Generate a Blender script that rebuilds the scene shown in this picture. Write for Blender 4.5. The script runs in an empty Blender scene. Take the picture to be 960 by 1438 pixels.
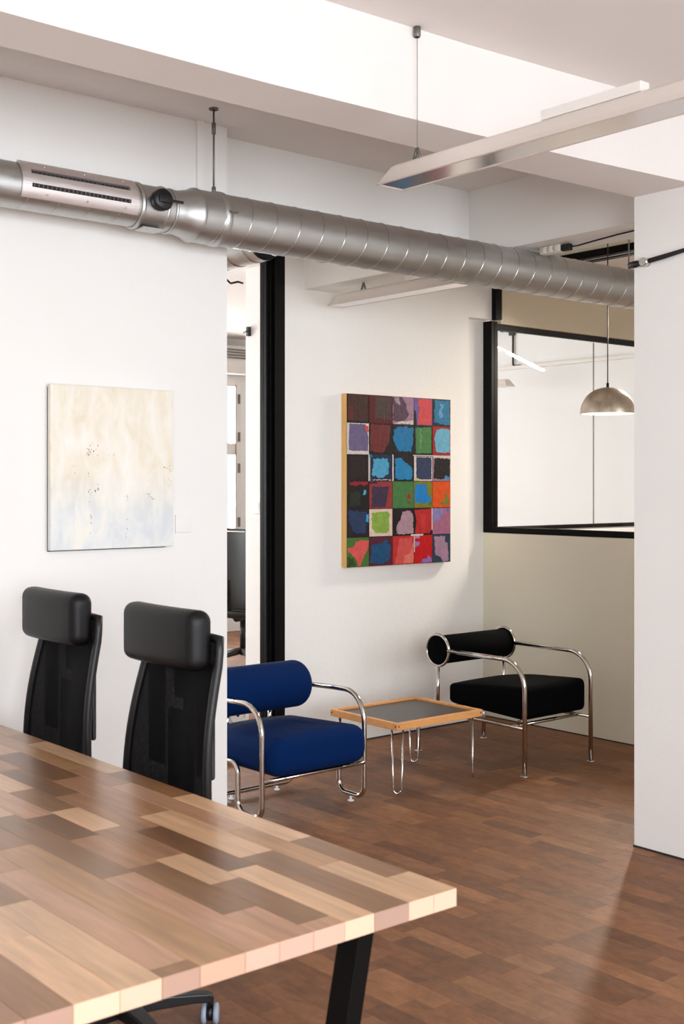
import bpy, bmesh, math, random
from mathutils import Vector, Matrix
random.seed(11)
PI = math.pi
SC = bpy.context.scene
COL = SC.collection

# ---------------------------------------------------------------- camera
F_PX = 1694.0
YAW = math.atan(2020 / 1694.0)                 # angle between the view axis and the room's +X axis
FW = (math.cos(YAW), math.sin(YAW))
cam_d = bpy.data.cameras.new('camera')
cam = bpy.data.objects.new('camera', cam_d)
COL.objects.link(cam)
cam.location = (0, 0, 1.55)
cam.rotation_euler = (PI / 2, 0, YAW - PI / 2)
cam_d.sensor_fit = 'VERTICAL'
cam_d.sensor_height = 36
cam_d.sensor_width = 24
cam_d.lens = F_PX / 1438 * 36
cam_d.shift_y = -39 / 1438
cam_d.clip_start = 0.05
cam_d.dof.use_dof = True
cam_d.dof.focus_distance = 6.2
cam_d.dof.aperture_fstop = 7.0
SC.camera = cam

# ---------------------------------------------------------------- world, lights, exposure
w = bpy.data.worlds.new('sky')
SC.world = w
w.use_nodes = True
bg = w.node_tree.nodes['Background']
bg.inputs[0].default_value = (0.78, 0.88, 1.0, 1)
bg.inputs[1].default_value = 1.0
SC.view_settings.view_transform = 'Standard'
SC.view_settings.look = 'None'
SC.view_settings.gamma = 1.0
SC.view_settings.use_curve_mapping = False
SC.view_settings.exposure = 0.0
SC.cycles.use_denoising = True
SC.cycles.max_bounces = 12
SC.cycles.transparent_max_bounces = 16
SC.cycles.sample_clamp_indirect = 6


def area(name, loc, direction, sx, sy, watts, color, spread=PI):
    l = bpy.data.lights.new(name, 'AREA')
    l.shape = 'RECTANGLE'
    l.size, l.size_y = sx, sy
    l.energy = watts
    l.color = color
    l.spread = spread
    o = bpy.data.objects.new(name, l)
    COL.objects.link(o)
    o.location = loc
    o.rotation_euler = Vector(direction).to_track_quat('-Z', 'Y').to_euler()
    return o


DAY = (0.86, 0.93, 1.0)
# daylight through the windows behind the camera (openings in wall_front)
area('window_and_fill_light', (-0.9, -2.75, 1.75), (0, 1, -0.28), 2.4, 1.8, 255, DAY)
area('window_and_fill_light', (2.4, -2.75, 1.75), (0, 1, -0.28), 2.4, 1.8, 165, DAY)
# added light at a made-up, unseen window in wall_end, lightens the seating corner
area('window_and_fill_light', (5.27, 0.25, 1.75), (0, 1, -0.15), 1.2, 1.8, 30, (0.95, 0.97, 1.0))
# daylight of the office behind the glass partitions (its windows on the far wall)
area('window_and_fill_light', (6.5, 11.0, 1.8), (0, -1, 0), 1.9, 1.9, 190, (0.97, 0.99, 1.0))
area('window_and_fill_light', (3.2, 11.0, 1.8), (0, -1, 0), 2.8, 1.9, 300, (0.97, 0.99, 1.0))

# ---------------------------------------------------------------- materials
def lin(c):
    return tuple(((v / 255) / 12.92 if v / 255 <= 0.04045 else ((v / 255 + 0.055) / 1.055) ** 2.4) for v in c)


def new_mat(name):
    m = bpy.data.materials.new(name)
    m.use_nodes = True
    nt = m.node_tree
    return m, nt, nt.nodes['Principled BSDF'], nt.links


def plain(name, rgb, rough=0.5, metal=0.0, bump=0.0, bscale=60.0, var=0.0, vscale=4.0, coat=0.0, emit=0.0, sheen=0.0, spec=None):
    m, nt, b, L = new_mat(name)
    c = lin(rgb)
    b.inputs['Base Color'].default_value = (*c, 1)
    b.inputs['Roughness'].default_value = rough
    b.inputs['Metallic'].default_value = metal
    b.inputs['Coat Weight'].default_value = coat
    b.inputs['Sheen Weight'].default_value = sheen
    if spec is not None:
        b.inputs['Specular IOR Level'].default_value = spec
    if emit:
        b.inputs['Emission Color'].default_value = (*c, 1)
        b.inputs['Emission Strength'].default_value = emit
    tc = nt.nodes.new('ShaderNodeTexCoord')
    if var:
        n = nt.nodes.new('ShaderNodeTexNoise')
        n.inputs['Scale'].default_value = vscale
        n.inputs['Detail'].default_value = 5
        L.new(tc.outputs['Object'], n.inputs['Vector'])
        r = nt.nodes.new('ShaderNodeValToRGB')
        r.color_ramp.elements[0].position = 0.3
        r.color_ramp.elements[1].position = 0.7
        r.color_ramp.elements[0].color = (*[max(0, v * (1 - var)) for v in c], 1)
        r.color_ramp.elements[1].color = (*[min(1, v * (1 + var)) for v in c], 1)
        L.new(n.outputs['Fac'], r.inputs['Fac'])
        L.new(r.outputs['Color'], b.inputs['Base Color'])
    if bump:
        n2 = nt.nodes.new('ShaderNodeTexNoise')
        n2.inputs['Scale'].default_value = bscale
        n2.inputs['Detail'].default_value = 4
        L.new(tc.outputs['Object'], n2.inputs['Vector'])
        bp = nt.nodes.new('ShaderNodeBump')
        bp.inputs['Strength'].default_value = bump
        bp.inputs['Distance'].default_value = 0.01
        L.new(n2.outputs['Fac'], bp.inputs['Height'])
        L.new(bp.outputs['Normal'], b.inputs['Normal'])
    return m


def glass_mat(name, tint=(1, 1, 1)):
    m = bpy.data.materials.new(name)
    m.use_nodes = True
    nt = m.node_tree
    nt.nodes.clear()
    out = nt.nodes.new('ShaderNodeOutputMaterial')
    t = nt.nodes.new('ShaderNodeBsdfTransparent')
    t.inputs[0].default_value = (*tint, 1)
    g = nt.nodes.new('ShaderNodeBsdfGlossy')
    g.inputs['Roughness'].default_value = 0.01
    fr = nt.nodes.new('ShaderNodeFresnel')
    fr.inputs['IOR'].default_value = 1.35
    mx = nt.nodes.new('ShaderNodeMixShader')
    ge = nt.nodes.new('ShaderNodeNewGeometry')
    inv = nt.nodes.new('ShaderNodeMath')
    inv.operation = 'SUBTRACT'
    inv.inputs[0].default_value = 1.0
    nt.links.new(ge.outputs['Backfacing'], inv.inputs[1])
    mu = nt.nodes.new('ShaderNodeMath')
    mu.operation = 'MULTIPLY'
    nt.links.new(fr.outputs[0], mu.inputs[0])
    nt.links.new(inv.outputs[0], mu.inputs[1])
    nt.links.new(mu.outputs[0], mx.inputs[0])
    nt.links.new(t.outputs[0], mx.inputs[1])
    nt.links.new(g.outputs[0], mx.inputs[2])
    nt.links.new(mx.outputs[0], out.inputs[0])
    return m


def wood_mat(name, use_object_color=True, rgb=(200, 160, 120), stretch=(14, 1.3, 14), rough=0.32, coat=0.35, amp=0.22):
    """long-grained wood; the tone of each piece is its object colour"""
    m, nt, b, L = new_mat(name)
    tc = nt.nodes.new('ShaderNodeTexCoord')
    oi = nt.nodes.new('ShaderNodeObjectInfo')
    mp = nt.nodes.new('ShaderNodeMapping')
    mp.inputs['Scale'].default_value = stretch
    add = nt.nodes.new('ShaderNodeVectorMath')
    add.operation = 'ADD'
    mul = nt.nodes.new('ShaderNodeVectorMath')
    mul.operation = 'SCALE'
    mul.inputs['Scale'].default_value = 13.0
    comb = nt.nodes.new('ShaderNodeCombineXYZ')
    for i in range(3):
        L.new(oi.outputs['Random'], comb.inputs[i])
    L.new(comb.outputs[0], mul.inputs[0])
    L.new(tc.outputs['Object'], add.inputs[0])
    L.new(mul.outputs[0], add.inputs[1])
    L.new(add.outputs[0], mp.inputs['Vector'])
    n = nt.nodes.new('ShaderNodeTexNoise')
    n.inputs['Scale'].default_value = 3.0
    n.inputs['Detail'].default_value = 6
    n.inputs['Distortion'].default_value = 0.6
    L.new(mp.outputs[0], n.inputs['Vector'])
    r = nt.nodes.new('ShaderNodeMapRange')
    r.inputs['From Min'].default_value = 0.3
    r.inputs['From Max'].default_value = 0.7
    r.inputs['To Min'].default_value = 1 - amp
    r.inputs['To Max'].default_value = 1 + amp * 0.6
    L.new(n.outputs['Fac'], r.inputs['Value'])
    vm = nt.nodes.new('ShaderNodeVectorMath')
    vm.operation = 'SCALE'
    if use_object_color:
        L.new(oi.outputs['Color'], vm.inputs[0])
    else:
        vm.inputs[0].default_value = lin(rgb)
    L.new(r.outputs[0], vm.inputs['Scale'])
    L.new(vm.outputs[0], b.inputs['Base Color'])
    b.inputs['Roughness'].default_value = rough
    b.inputs['Coat Weight'].default_value = coat
    b.inputs['Coat Roughness'].default_value = 0.18
    return m


def cork_mat(name, attr):
    m, nt, b, L = new_mat(name)
    tc = nt.nodes.new('ShaderNodeTexCoord')
    geo = nt.nodes.new('ShaderNodeNewGeometry')
    if attr:
        src = nt.nodes.new('ShaderNodeAttribute')
        src.attribute_name = 'tone'
        cout = src.outputs['Color']
    else:
        src = nt.nodes.new('ShaderNodeObjectInfo')
        cout = src.outputs['Color']
    mp = nt.nodes.new('ShaderNodeMapping')
    mp.inputs['Scale'].default_value = (1, 0.45, 1)
    L.new(geo.outputs['Position'], mp.inputs['Vector'])
    n = nt.nodes.new('ShaderNodeTexNoise')
    n.inputs['Scale'].default_value = 24
    n.inputs['Detail'].default_value = 9
    n.inputs['Roughness'].default_value = 0.75
    L.new(mp.outputs[0], n.inputs['Vector'])
    r = nt.nodes.new('ShaderNodeMapRange')
    r.inputs['From Min'].default_value = 0.3
    r.inputs['From Max'].default_value = 0.72
    r.inputs['To Min'].default_value = 0.62
    r.inputs['To Max'].default_value = 1.32
    L.new(n.outputs['Fac'], r.inputs['Value'])
    vm = nt.nodes.new('ShaderNodeVectorMath')
    vm.operation = 'SCALE'
    L.new(cout, vm.inputs[0])
    L.new(r.outputs[0], vm.inputs['Scale'])
    L.new(vm.outputs[0], b.inputs['Base Color'])
    b.inputs['Roughness'].default_value = 0.5
    b.inputs['Specular IOR Level'].default_value = 0.3
    bp = nt.nodes.new('ShaderNodeBump')
    bp.inputs['Strength'].default_value = 0.12
    bp.inputs['Distance'].default_value = 0.004
    L.new(n.outputs['Fac'], bp.inputs['Height'])
    L.new(bp.outputs['Normal'], b.inputs['Normal'])
    return m


def brushed(name, rgb, rough=0.3, scale=(2, 60, 60)):
    m, nt, b, L = new_mat(name)
    b.inputs['Metallic'].default_value = 1
    tc = nt.nodes.new('ShaderNodeTexCoord')
    mp = nt.nodes.new('ShaderNodeMapping')
    mp.inputs['Scale'].default_value = scale
    L.new(tc.outputs['Object'], mp.inputs['Vector'])
    n = nt.nodes.new('ShaderNodeTexNoise')
    n.inputs['Scale'].default_value = 3
    n.inputs['Detail'].default_value = 4
    L.new(mp.outputs[0], n.inputs['Vector'])
    r = nt.nodes.new('ShaderNodeMapRange')
    r.inputs['To Min'].default_value = rough - 0.08
    r.inputs['To Max'].default_value = rough + 0.12
    L.new(n.outputs['Fac'], r.inputs['Value'])
    L.new(r.outputs[0], b.inputs['Roughness'])
    cr = nt.nodes.new('ShaderNodeMapRange')
    cr.inputs['To Min'].default_value = 0.85
    cr.inputs['To Max'].default_value = 1.12
    L.new(n.outputs['Fac'], cr.inputs['Value'])
    vm = nt.nodes.new('ShaderNodeVectorMath')
    vm.operation = 'SCALE'
    vm.inputs[0].default_value = lin(rgb)
    L.new(cr.outputs[0], vm.inputs['Scale'])
    L.new(vm.outputs[0], b.inputs['Base Color'])
    return m


def mesh_fabric(name, rgb):
    """woven black netting: fine open weave that lets a little light through"""
    m, nt, b, L = new_mat(name)
    b.inputs['Base Color'].default_value = (*lin(rgb), 1)
    b.inputs['Roughness'].default_value = 0.7
    b.inputs['Specular IOR Level'].default_value = 0.12
    tc = nt.nodes.new('ShaderNodeTexCoord')
    v = nt.nodes.new('ShaderNodeTexVoronoi')
    v.inputs['Scale'].default_value = 620
    L.new(tc.outputs['Object'], v.inputs['Vector'])
    r = nt.nodes.new('ShaderNodeMapRange')
    r.inputs['From Min'].default_value = 0.15
    r.inputs['From Max'].default_value = 0.35
    r.inputs['To Min'].default_value = 0.0
    r.inputs['To Max'].default_value = 0.13
    r.inputs['From Min'].default_value, r.inputs['From Max'].default_value = 0.35, 0.15
    L.new(v.outputs['Distance'], r.inputs['Value'])
    t = nt.nodes.new('ShaderNodeBsdfTransparent')
    mx = nt.nodes.new('ShaderNodeMixShader')
    L.new(r.outputs[0], mx.inputs[0])
    L.new(b.outputs[0], mx.inputs[1])
    L.new(t.outputs[0], mx.inputs[2])
    L.new(mx.outputs[0], nt.nodes['Material Output'].inputs[0])
    return m


M = {}
M['wall'] = plain('white_plaster', (237, 234, 230), 0.85, bump=0.10, bscale=35, var=0.012, vscale=1.5)
M['wall_cream'] = plain('cream_plaster', (232, 226, 207), 0.85, bump=0.10, bscale=35, var=0.015, vscale=1.5)
M['ceiling'] = plain('ceiling_plaster', (232, 225, 220), 0.9, bump=0.12, bscale=25, var=0.02, vscale=2)
M['panel'] = plain('beige_panel', (226, 214, 190), 0.7, var=0.01)
M['black'] = plain('black_steel', (9, 8, 8), 0.5, var=0.1, vscale=8, spec=0.12)
M['blackplastic'] = plain('black_plastic', (14, 13, 15), 0.42)
M['leather'] = plain('black_leather', (9, 8, 10), 0.45, bump=0.08, bscale=180, spec=0.3)
M['netting'] = mesh_fabric('black_netting', (5, 5, 7))
M['blackcloth'] = plain('black_upholstery', (3, 3, 4), 0.95, bump=0.15, bscale=300, spec=0.08)
M['blue'] = plain('blue_upholstery', (0, 33, 82), 0.9, bump=0.15, bscale=320, spec=0.12)
M['chrome'] = plain('chrome', (205, 200, 195), 0.12, 1.0, var=0.03, vscale=20)
M['duct'] = brushed('galvanised_steel', (192, 192, 190), 0.42, (3, 12, 12))
M['ductseam'] = plain('galvanised_seam', (200, 198, 194), 0.25, 1.0)
M['plate'] = brushed('diffuser_steel', (226, 219, 217), 0.48, (4, 40, 40))
M['slot'] = plain('slot_shadow', (26, 22, 24), 0.7)
M['dome'] = brushed('brushed_nickel', (214, 202, 186), 0.30, (25, 25, 0.6))
M['white'] = plain('white_enamel', (235, 230, 224), 0.4, var=0.01)
M['whiteplastic'] = plain('white_plastic', (238, 236, 232), 0.35)
M['lampbody'] = plain('pale_aluminium', (226, 216, 208), 0.42, 0.15)
M['mirror'] = plain('mirror_reflector', (214, 206, 204), 0.16, 1.0)
M['tube'] = plain('white_tube', (240, 238, 236), 0.3)
M['stave'] = wood_mat('stave_wood')
m_e, nt_e, b_e, L_e = new_mat('stave_end_lit')  # end faces paled in colour to show cool window light on them
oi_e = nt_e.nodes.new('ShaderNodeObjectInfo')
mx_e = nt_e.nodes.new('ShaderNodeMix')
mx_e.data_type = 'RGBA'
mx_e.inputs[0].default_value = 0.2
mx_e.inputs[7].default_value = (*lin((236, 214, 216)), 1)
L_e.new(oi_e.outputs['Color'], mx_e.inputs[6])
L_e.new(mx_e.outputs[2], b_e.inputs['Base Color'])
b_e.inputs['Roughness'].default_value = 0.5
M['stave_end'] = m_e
M['ash'] = wood_mat('oak_rim', False, (222, 158, 96), (3, 30, 30), 0.45, 0.1, 0.14)
M['canvaswood'] = wood_mat('pine_stretcher', False, (226, 178, 106), (20, 20, 2), 0.6, 0.0, 0.12)
M['laminate'] = plain('anthracite_laminate', (62, 58, 55), 0.35, var=0.04)
M['cork'] = cork_mat('cork_plank', False)
M['corkfar'] = cork_mat('cork_far', True)
M['subfloor'] = plain('dark_joint', (84, 52, 34), 0.8)
M['glass'] = glass_mat('clear_glass', (0.99, 0.992, 0.99))
M['rubber'] = plain('grey_tread', (150, 160, 175), 0.5)
M['grey'] = plain('grey_metal', (120, 116, 112), 0.45, 0.6)
M['baseline'] = plain('dark_gap', (40, 34, 36), 0.8)
M['far'] = plain('far_white', (243, 243, 242), 0.85, var=0.006)

# ---------------------------------------------------------------- mesh helpers
class MB:
    def __init__(self):
        self.v, self.f, self.mi, self.sm = [], [], [], []

    def add(self, verts, faces, mi=0, smooth=False):
        o = len(self.v)
        self.v += [tuple(p) for p in verts]
        for f in faces:
            self.f.append(tuple(i + o for i in f))
            self.mi.append(mi)
            self.sm.append(smooth)
        return self

    def box(self, x0, x1, y0, y1, z0, z1, mi=0):
        v = [(x, y, z) for z in (z0, z1) for y in (y0, y1) for x in (x0, x1)]
        f = [(0, 2, 3, 1), (4, 5, 7, 6), (0, 1, 5, 4), (2, 6, 7, 3), (0, 4, 6, 2), (1, 3, 7, 5)]
        return self.add(v, f, mi)

    def hexa(self, bottom, top, mi=0):
        v = list(bottom) + list(top)
        n = len(bottom)
        f = [tuple(range(n))[::-1], tuple(range(n, 2 * n))]
        f += [(i, (i + 1) % n, n + (i + 1) % n, n + i) for i in range(n)]
        return self.add(v, f, mi)

    def tube(self, pts, r, n=12, closed=False, mi=0, caps=True):
        pts = [Vector(p) for p in pts]
        m = len(pts)
        rs = r if isinstance(r, (list, tuple)) else [r] * m
        tang = []
        for i in range(m):
            if closed:
                t = pts[(i + 1) % m] - pts[i - 1]
            else:
                t = pts[min(i + 1, m - 1)] - pts[max(i - 1, 0)]
            tang.append(t.normalized())
        up = Vector((0, 0, 1))
        if abs(tang[0].dot(up)) > 0.9:
            up = Vector((1, 0, 0))
        nrm = (up - tang[0] * up.dot(tang[0])).normalized()
        vs = []
        for i in range(m):
            t = tang[i]
            nrm = (nrm - t * nrm.dot(t)).normalized()
            bn = t.cross(nrm)
            for k in range(n):
                a = 2 * PI * k / n
                vs.append(pts[i] + (nrm * math.cos(a) + bn * math.sin(a)) * rs[i])
        fs = []
        for i in range(m if closed else m - 1):
            j = (i + 1) % m
            for k in range(n):
                k2 = (k + 1) % n
                fs.append((i * n + k, i * n + k2, j * n + k2, j * n + k))
        self.add(vs, fs, mi, True)
        if caps and not closed:
            self.add(vs[:n], [tuple(range(n))[::-1]], mi)
            self.add(vs[-n:], [tuple(range(n))], mi)
        return self

    def lathe(self, prof, n=32, center=(0, 0, 0), axis='Z', mi=0):
        vs = []
        for (r, h) in prof:
            for k in range(n):
                a = 2 * PI * k / n
                c, s = r * math.cos(a), r * math.sin(a)
                p = {'Z': (c, s, h), 'X': (h, c, s), 'Y': (s, h, c)}[axis]
                vs.append((p[0] + center[0], p[1] + center[1], p[2] + center[2]))
        fs = []
        for i in range(len(prof) - 1):
            for k in range(n):
                k2 = (k + 1) % n
                fs.append((i * n + k, i * n + k2, (i + 1) * n + k2, (i + 1) * n + k))
        return self.add(vs, fs, mi, True)

    def build(self, name, mats, parent=None, recalc=True, bevel=0.0, bseg=2, subsurf=0):
        me = bpy.data.meshes.new(name)
        me.from_pydata(self.v, [], self.f)
        for m in (mats if isinstance(mats, (list, tuple)) else [mats]):
            me.materials.append(m)
        for p, mi, s in zip(me.polygons, self.mi, self.sm):
            p.material_index = mi
            p.use_smooth = s
        if recalc or bevel:
            bm = bmesh.new()
            bm.from_mesh(me)
            bmesh.ops.remove_doubles(bm, verts=bm.verts, dist=1e-6)
            if bevel:
                bmesh.ops.bevel(bm, geom=[e for e in bm.edges if e.is_manifold and e.calc_face_angle(0) > 0.5],
                                offset=bevel, segments=bseg, profile=0.5, affect='EDGES', clamp_overlap=True)
            bmesh.ops.recalc_face_normals(bm, faces=bm.faces)
            bm.to_mesh(me)
            bm.free()
        o = bpy.data.objects.new(name, me)
        COL.objects.link(o)
        if parent:
            o.parent = parent
        if subsurf:
            md = o.modifiers.new('s', 'SUBSURF')
            md.levels = md.render_levels = subsurf
            for p in me.polygons:
                p.use_smooth = True
        return o


def fillet(pts, r, seg=6):
    pts = [Vector(p) for p in pts]
    rr = r if isinstance(r, (list, tuple)) else [r] * len(pts)
    out = [pts[0]]
    for i in range(1, len(pts) - 1):
        a, b, c = pts[i - 1], pts[i], pts[i + 1]
        u, v = (a - b).normalized(), (c - b).normalized()
        ang = u.angle(v)
        d = min(rr[i] / math.tan(ang / 2), (a - b).length * 0.49, (c - b).length * 0.49)
        R = d * math.tan(ang / 2)
        bis = (u + v).normalized()
        cen = b + bis * (R / math.sin(ang / 2))
        s, e = b + u * d - cen, b + v * d - cen
        tot = s.angle(e)
        ax = s.cross(e).normalized()
        for k in range(seg + 1):
            out.append(cen + Matrix.Rotation(tot * k / seg, 3, ax) @ s)
    out.append(pts[-1])
    return out


def empty(name, loc, rz=0.0):
    o = bpy.data.objects.new(name, None)
    COL.objects.link(o)
    o.location = loc
    o.rotation_euler = (0, 0, rz)
    o.empty_display_size = 0.1
    return o


def tag(o, label, cat, group=None):
    o['label'] = label
    o['category'] = cat
    if group:
        o['group'] = group
    return o


def struct(o):
    o['kind'] = 'structure'
    return o


def copy_tree(o, parent=None):
    c = o.copy()
    COL.objects.link(c)
    if parent:
        c.parent = parent
    for ch in list(o.children):
        copy_tree(ch, c)
    return c


def box_obj(name, x0, x1, y0, y1, z0, z1, mat, parent=None, bevel=0.0):
    return MB().box(x0, x1, y0, y1, z0, z1).build(name, mat, parent, bevel=bevel)


def rounded(name, cx, cy, cz, sx, sy, sz, r, mat, parent=None, seg=4, deform=None):
    """cushion-like rounded block"""
    b = MB().box(cx - sx / 2, cx + sx / 2, cy - sy / 2, cy + sy / 2, cz - sz / 2, cz + sz / 2)
    me = bpy.data.meshes.new(name)
    me.from_pydata(b.v, [], b.f)
    bm = bmesh.new()
    bm.from_mesh(me)
    bmesh.ops.bevel(bm, geom=list(bm.edges), offset=r, segments=seg, profile=0.5, affect='EDGES', clamp_overlap=True)
    if deform:
        bmesh.ops.subdivide_edges(bm, edges=[e for e in bm.edges if e.calc_length() > 0.06], cuts=6, use_grid_fill=True)
        for v in bm.verts:
            v.co = Vector(deform(*v.co))
    bmesh.ops.recalc_face_normals(bm, faces=bm.faces)
    bm.to_mesh(me)
    bm.free()
    me.materials.append(mat)
    for p in me.polygons:
        p.use_smooth = True
    o = bpy.data.objects.new(name, me)
    COL.objects.link(o)
    if parent:
        o.parent = parent
    return o


# ---------------------------------------------------------------- the setting
CEIL = 3.085
Z0 = 0.0
floor = struct(box_obj('floor', -2.7, 8.9, -2.7, 10.7, -0.12, -0.010, M['subfloor']))
ceiling = struct(box_obj('ceiling', -2.7, 8.9, -2.7, 10.7, CEIL, CEIL + 0.15, M['ceiling']))

# cork planks
CORK = [(128, 84, 54), (134, 89, 57), (120, 78, 50), (138, 93, 61), (127, 82, 53), (115, 75, 49), (134, 90, 62), (124, 83, 56), (143, 98, 66)]


def project(x, y, z):
    d = x * FW[0] + y * FW[1]
    s = x * FW[1] - y * FW[0]
    if d < 0.3:
        return None
    return 480 + F_PX * s / d, 680 - F_PX * (z - 1.55) / d, d


PL, PW = 0.36, 0.085
cells = []
xi = -2.6
row = 0
while xi < 8.8:
    yj = -2.6
    while yj < 10.6:
        ln = random.choice((0.16, 0.22, 0.30, 0.36, 0.42))
        cells.append((xi, yj, min(yj + ln, 10.6)))
        yj += ln
    xi += PW
ranked = []
for c in cells:
    cx, cy = c[0] + PW / 2, (c[1] + c[2]) / 2
    p = project(cx, cy, 0)
    inside = False
    if p and -20 < p[0] < 990 and p[1] < 1470 and cx < 5.9 and cy < 5.5:
        hidden = (p[0] < 640 and p[1] > 1130 + max(0, 0) and p[1] < 1250 and p[0] < 330) or p[0] < 320
        hidden = hidden or (cx > 4.28 and cy < 3.15) or (p[0] < 560 and p[1] > 1200 and p[0] < 300)
        inside = not hidden
    ranked.append((p[2] if (p and inside) else 99, c))
order = sorted(range(len(ranked)), key=lambda i: ranked[i][0])
keep = set(order[:296])
unit = MB().box(-0.5, 0.5, -0.5, 0.5, -0.010, 0.0)
unit_me = None
far_b, far_tone = MB(), []
for i, (dist, c) in enumerate(ranked):
    col = random.choice(CORK)
    k = random.uniform(0.93, 1.06)
    col = lin([v * k for v in col])
    if i in keep and dist < 90:
        if unit_me is None:
            o = unit.build('plank', M['cork'])
            unit_me = o.data
        else:
            o = bpy.data.objects.new('plank', unit_me)
            COL.objects.link(o)
        o.parent = floor
        o.location = (c[0] + PW / 2, (c[1] + c[2]) / 2, random.uniform(-0.0002, 0.0002))
        o.scale = (PW - 0.0005, c[2] - c[1] - 0.0005, 1)
        o.color = (*col, 1)
    else:
        g = 0.00025
        x0, x1, y0, y1 = c[0] + g, c[0] + PW - g, c[1] + g, c[2] - g
        far_b.add([(x0, y0, 0), (x1, y0, 0), (x1, y1, 0), (x0, y1, 0),
                   (x0, y0, -0.01), (x1, y0, -0.01), (x1, y1, -0.01), (x0, y1, -0.01)],
                  [(0, 1, 2, 3), (0, 4, 5, 1), (1, 5, 6, 2), (2, 6, 7, 3), (3, 7, 4, 0)])
        far_tone += [col] * 5
fo = far_b.build('far_planks', M['corkfar'], floor, recalc=False)
fo['kind'] = 'stuff'
at = fo.data.attributes.new('tone', 'FLOAT_COLOR', 'FACE')
for i, t in enumerate(far_tone):
    at.data[i].color = (*t, 1)


def wall(name, x0, x1, y0, y1, z0=-0.01, z1=CEIL, mat='wall'):
    return struct(box_obj(name, x0, x1, y0, y1, z0, z1, M[mat]))


# room A
wall('wall_left', -2.7, 2.96, 4.30, 4.42)
wall('wall_right', 4.276, 4.50, -2.7, 3.153)
b = MB()
b.box(-2.7, 4.276, -2.7, -2.58, 0, 0.9)
b.box(-2.7, 4.276, -2.7, -2.58, 2.65, CEIL)
for x0, x1 in ((-2.7, -2.1), (0.3, 1.2), (3.6, 4.276)):
    b.box(x0, x1, -2.7, -2.58, 0.9, 2.65)
struct(b.build('wall_front', M['wall']))
wall('wall_side', -2.7, -2.58, -2.58, 4.30)
# alcove
b = MB()
b.box(4.194, 5.70, 5.51, 5.63, -0.01, 2.645)
b.box(5.70, 5.98, 5.588, 5.63, -0.01, 2.645)
b.box(4.194, 5.92, 5.51, 5.63, 2.645, CEIL)
struct(b.build('wall_back', M['wall']))
wall('wall_sill', 5.92, 6.02, 0.5, 5.588, -0.01, 1.226, 'wall_cream')
b = MB()
b.box(5.85, 8.75, 0.38, 0.5, 0, CEIL)
b.box(4.5, 4.68, 0.38, 0.5, 0, CEIL)
b.box(4.68, 5.85, 0.38, 0.5, 0, 0.85)
b.box(4.68, 5.85, 0.38, 0.5, 2.62, CEIL)
struct(b.build('wall_end', M['wall']))  # window opening added out of view to brighten the seating corner
# room behind the glazing
b = MB()
b.box(6.02, 8.75, 5.52, 5.62, 2.628, CEIL)
struct(b.build('wall_panel', M['panel']))
wall('wall_low', 6.02, 8.75, 5.54, 5.62, 0, 1.236, 'far')
wall('wall_east', 8.75, 8.9, 0.38, 10.7, 0, CEIL, 'far')
wall('wall_west', 0.9, 1.0, 4.42, 10.5, 0, CEIL, 'far')
wall('wall_pier', 5.0, 5.16, 5.62, 7.03, 0, CEIL, 'far')
b = MB()
for x0, x1 in ((1.0, 1.9), (4.5, 5.6), (7.39, 8.75)):
    b.box(x0, x1, 10.5, 10.7, 0, CEIL)
b.box(1.9, 4.5, 10.5, 10.7, 0, 0.9)
b.box(1.9, 4.5, 10.5, 10.7, 2.64, CEIL)
b.box(5.6, 7.39, 10.5, 10.7, 0, 0.9)
b.box(5.6, 7.39, 10.5, 10.7, 2.64, CEIL)
struct(b.build('wall_far', M['far']))
struct(box_obj('trim_1', 8.70, 8.75, 5.62, 10.5, 2.655, 2.685, M['white']))

struct(box_obj('gap_strip_right', 4.271, 4.276, -2.5, 3.156, 0.0, 0.007, M['baseline']))  # added dark strips stand for the gap lines along the wall feet
struct(box_obj('gap_strip_back', 4.194, 5.70, 5.506, 5.51, 0.0, 0.008, M['baseline']))
struct(box_obj('gap_strip_sill', 5.915, 5.92, 0.5, 5.588, 0.0, 0.006, M['baseline']))
# ceiling beams (the long one in front bows a little, as old plaster does)
xs = [-2.58, -0.6, 0.83, 1.5, 2.2, 3.05, 3.65, 4.276, 5.2]
yf = [2.93, 2.945, 2.957, 2.972, 2.975, 2.945, 2.905, 2.85, 2.82]
yr = [3.19, 3.195, 3.197, 3.205, 3.21, 3.20, 3.175, 3.153, 3.13]
b = MB()
for i in range(len(xs) - 1):
    b.hexa([(xs[i], yf[i], 2.778), (xs[i + 1], yf[i + 1], 2.778), (xs[i + 1], yr[i + 1], 2.778), (xs[i], yr[i], 2.778)],
           [(xs[i], yf[i], CEIL), (xs[i + 1], yf[i + 1], CEIL), (xs[i + 1], yr[i + 1], CEIL), (xs[i], yr[i], CEIL)])
me_b = b.build('beam', M['ceiling'])
struct(me_b)
struct(box_obj('beam', 2.96, 4.574, 4.42, 4.62, 2.748, CEIL, M['wall']))
struct(box_obj('beam', 4.574, 4.87, 3.153, 5.51, 2.748, CEIL, M['wall']))
struct(box_obj('beam', 4.335, 4.574, 4.62, 5.51, 2.683, CEIL, M['wall']))
struct(box_obj('trim_2', 2.80, 2.835, 4.285, 4.30, 2.72, CEIL, M['wall']))

# glazing above the sill wall
g1 = struct(empty('window_1', (5.95, 3.0, 1.226)))


def gpart(name, x0, x1, y0, y1, z0, z1, mat, parent):
    o = box_obj(name, x0, x1, y0, y1, z0, z1, mat)
    o.parent = parent
    o.matrix_parent_inverse = parent.matrix_basis.inverted()
    return o


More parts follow.
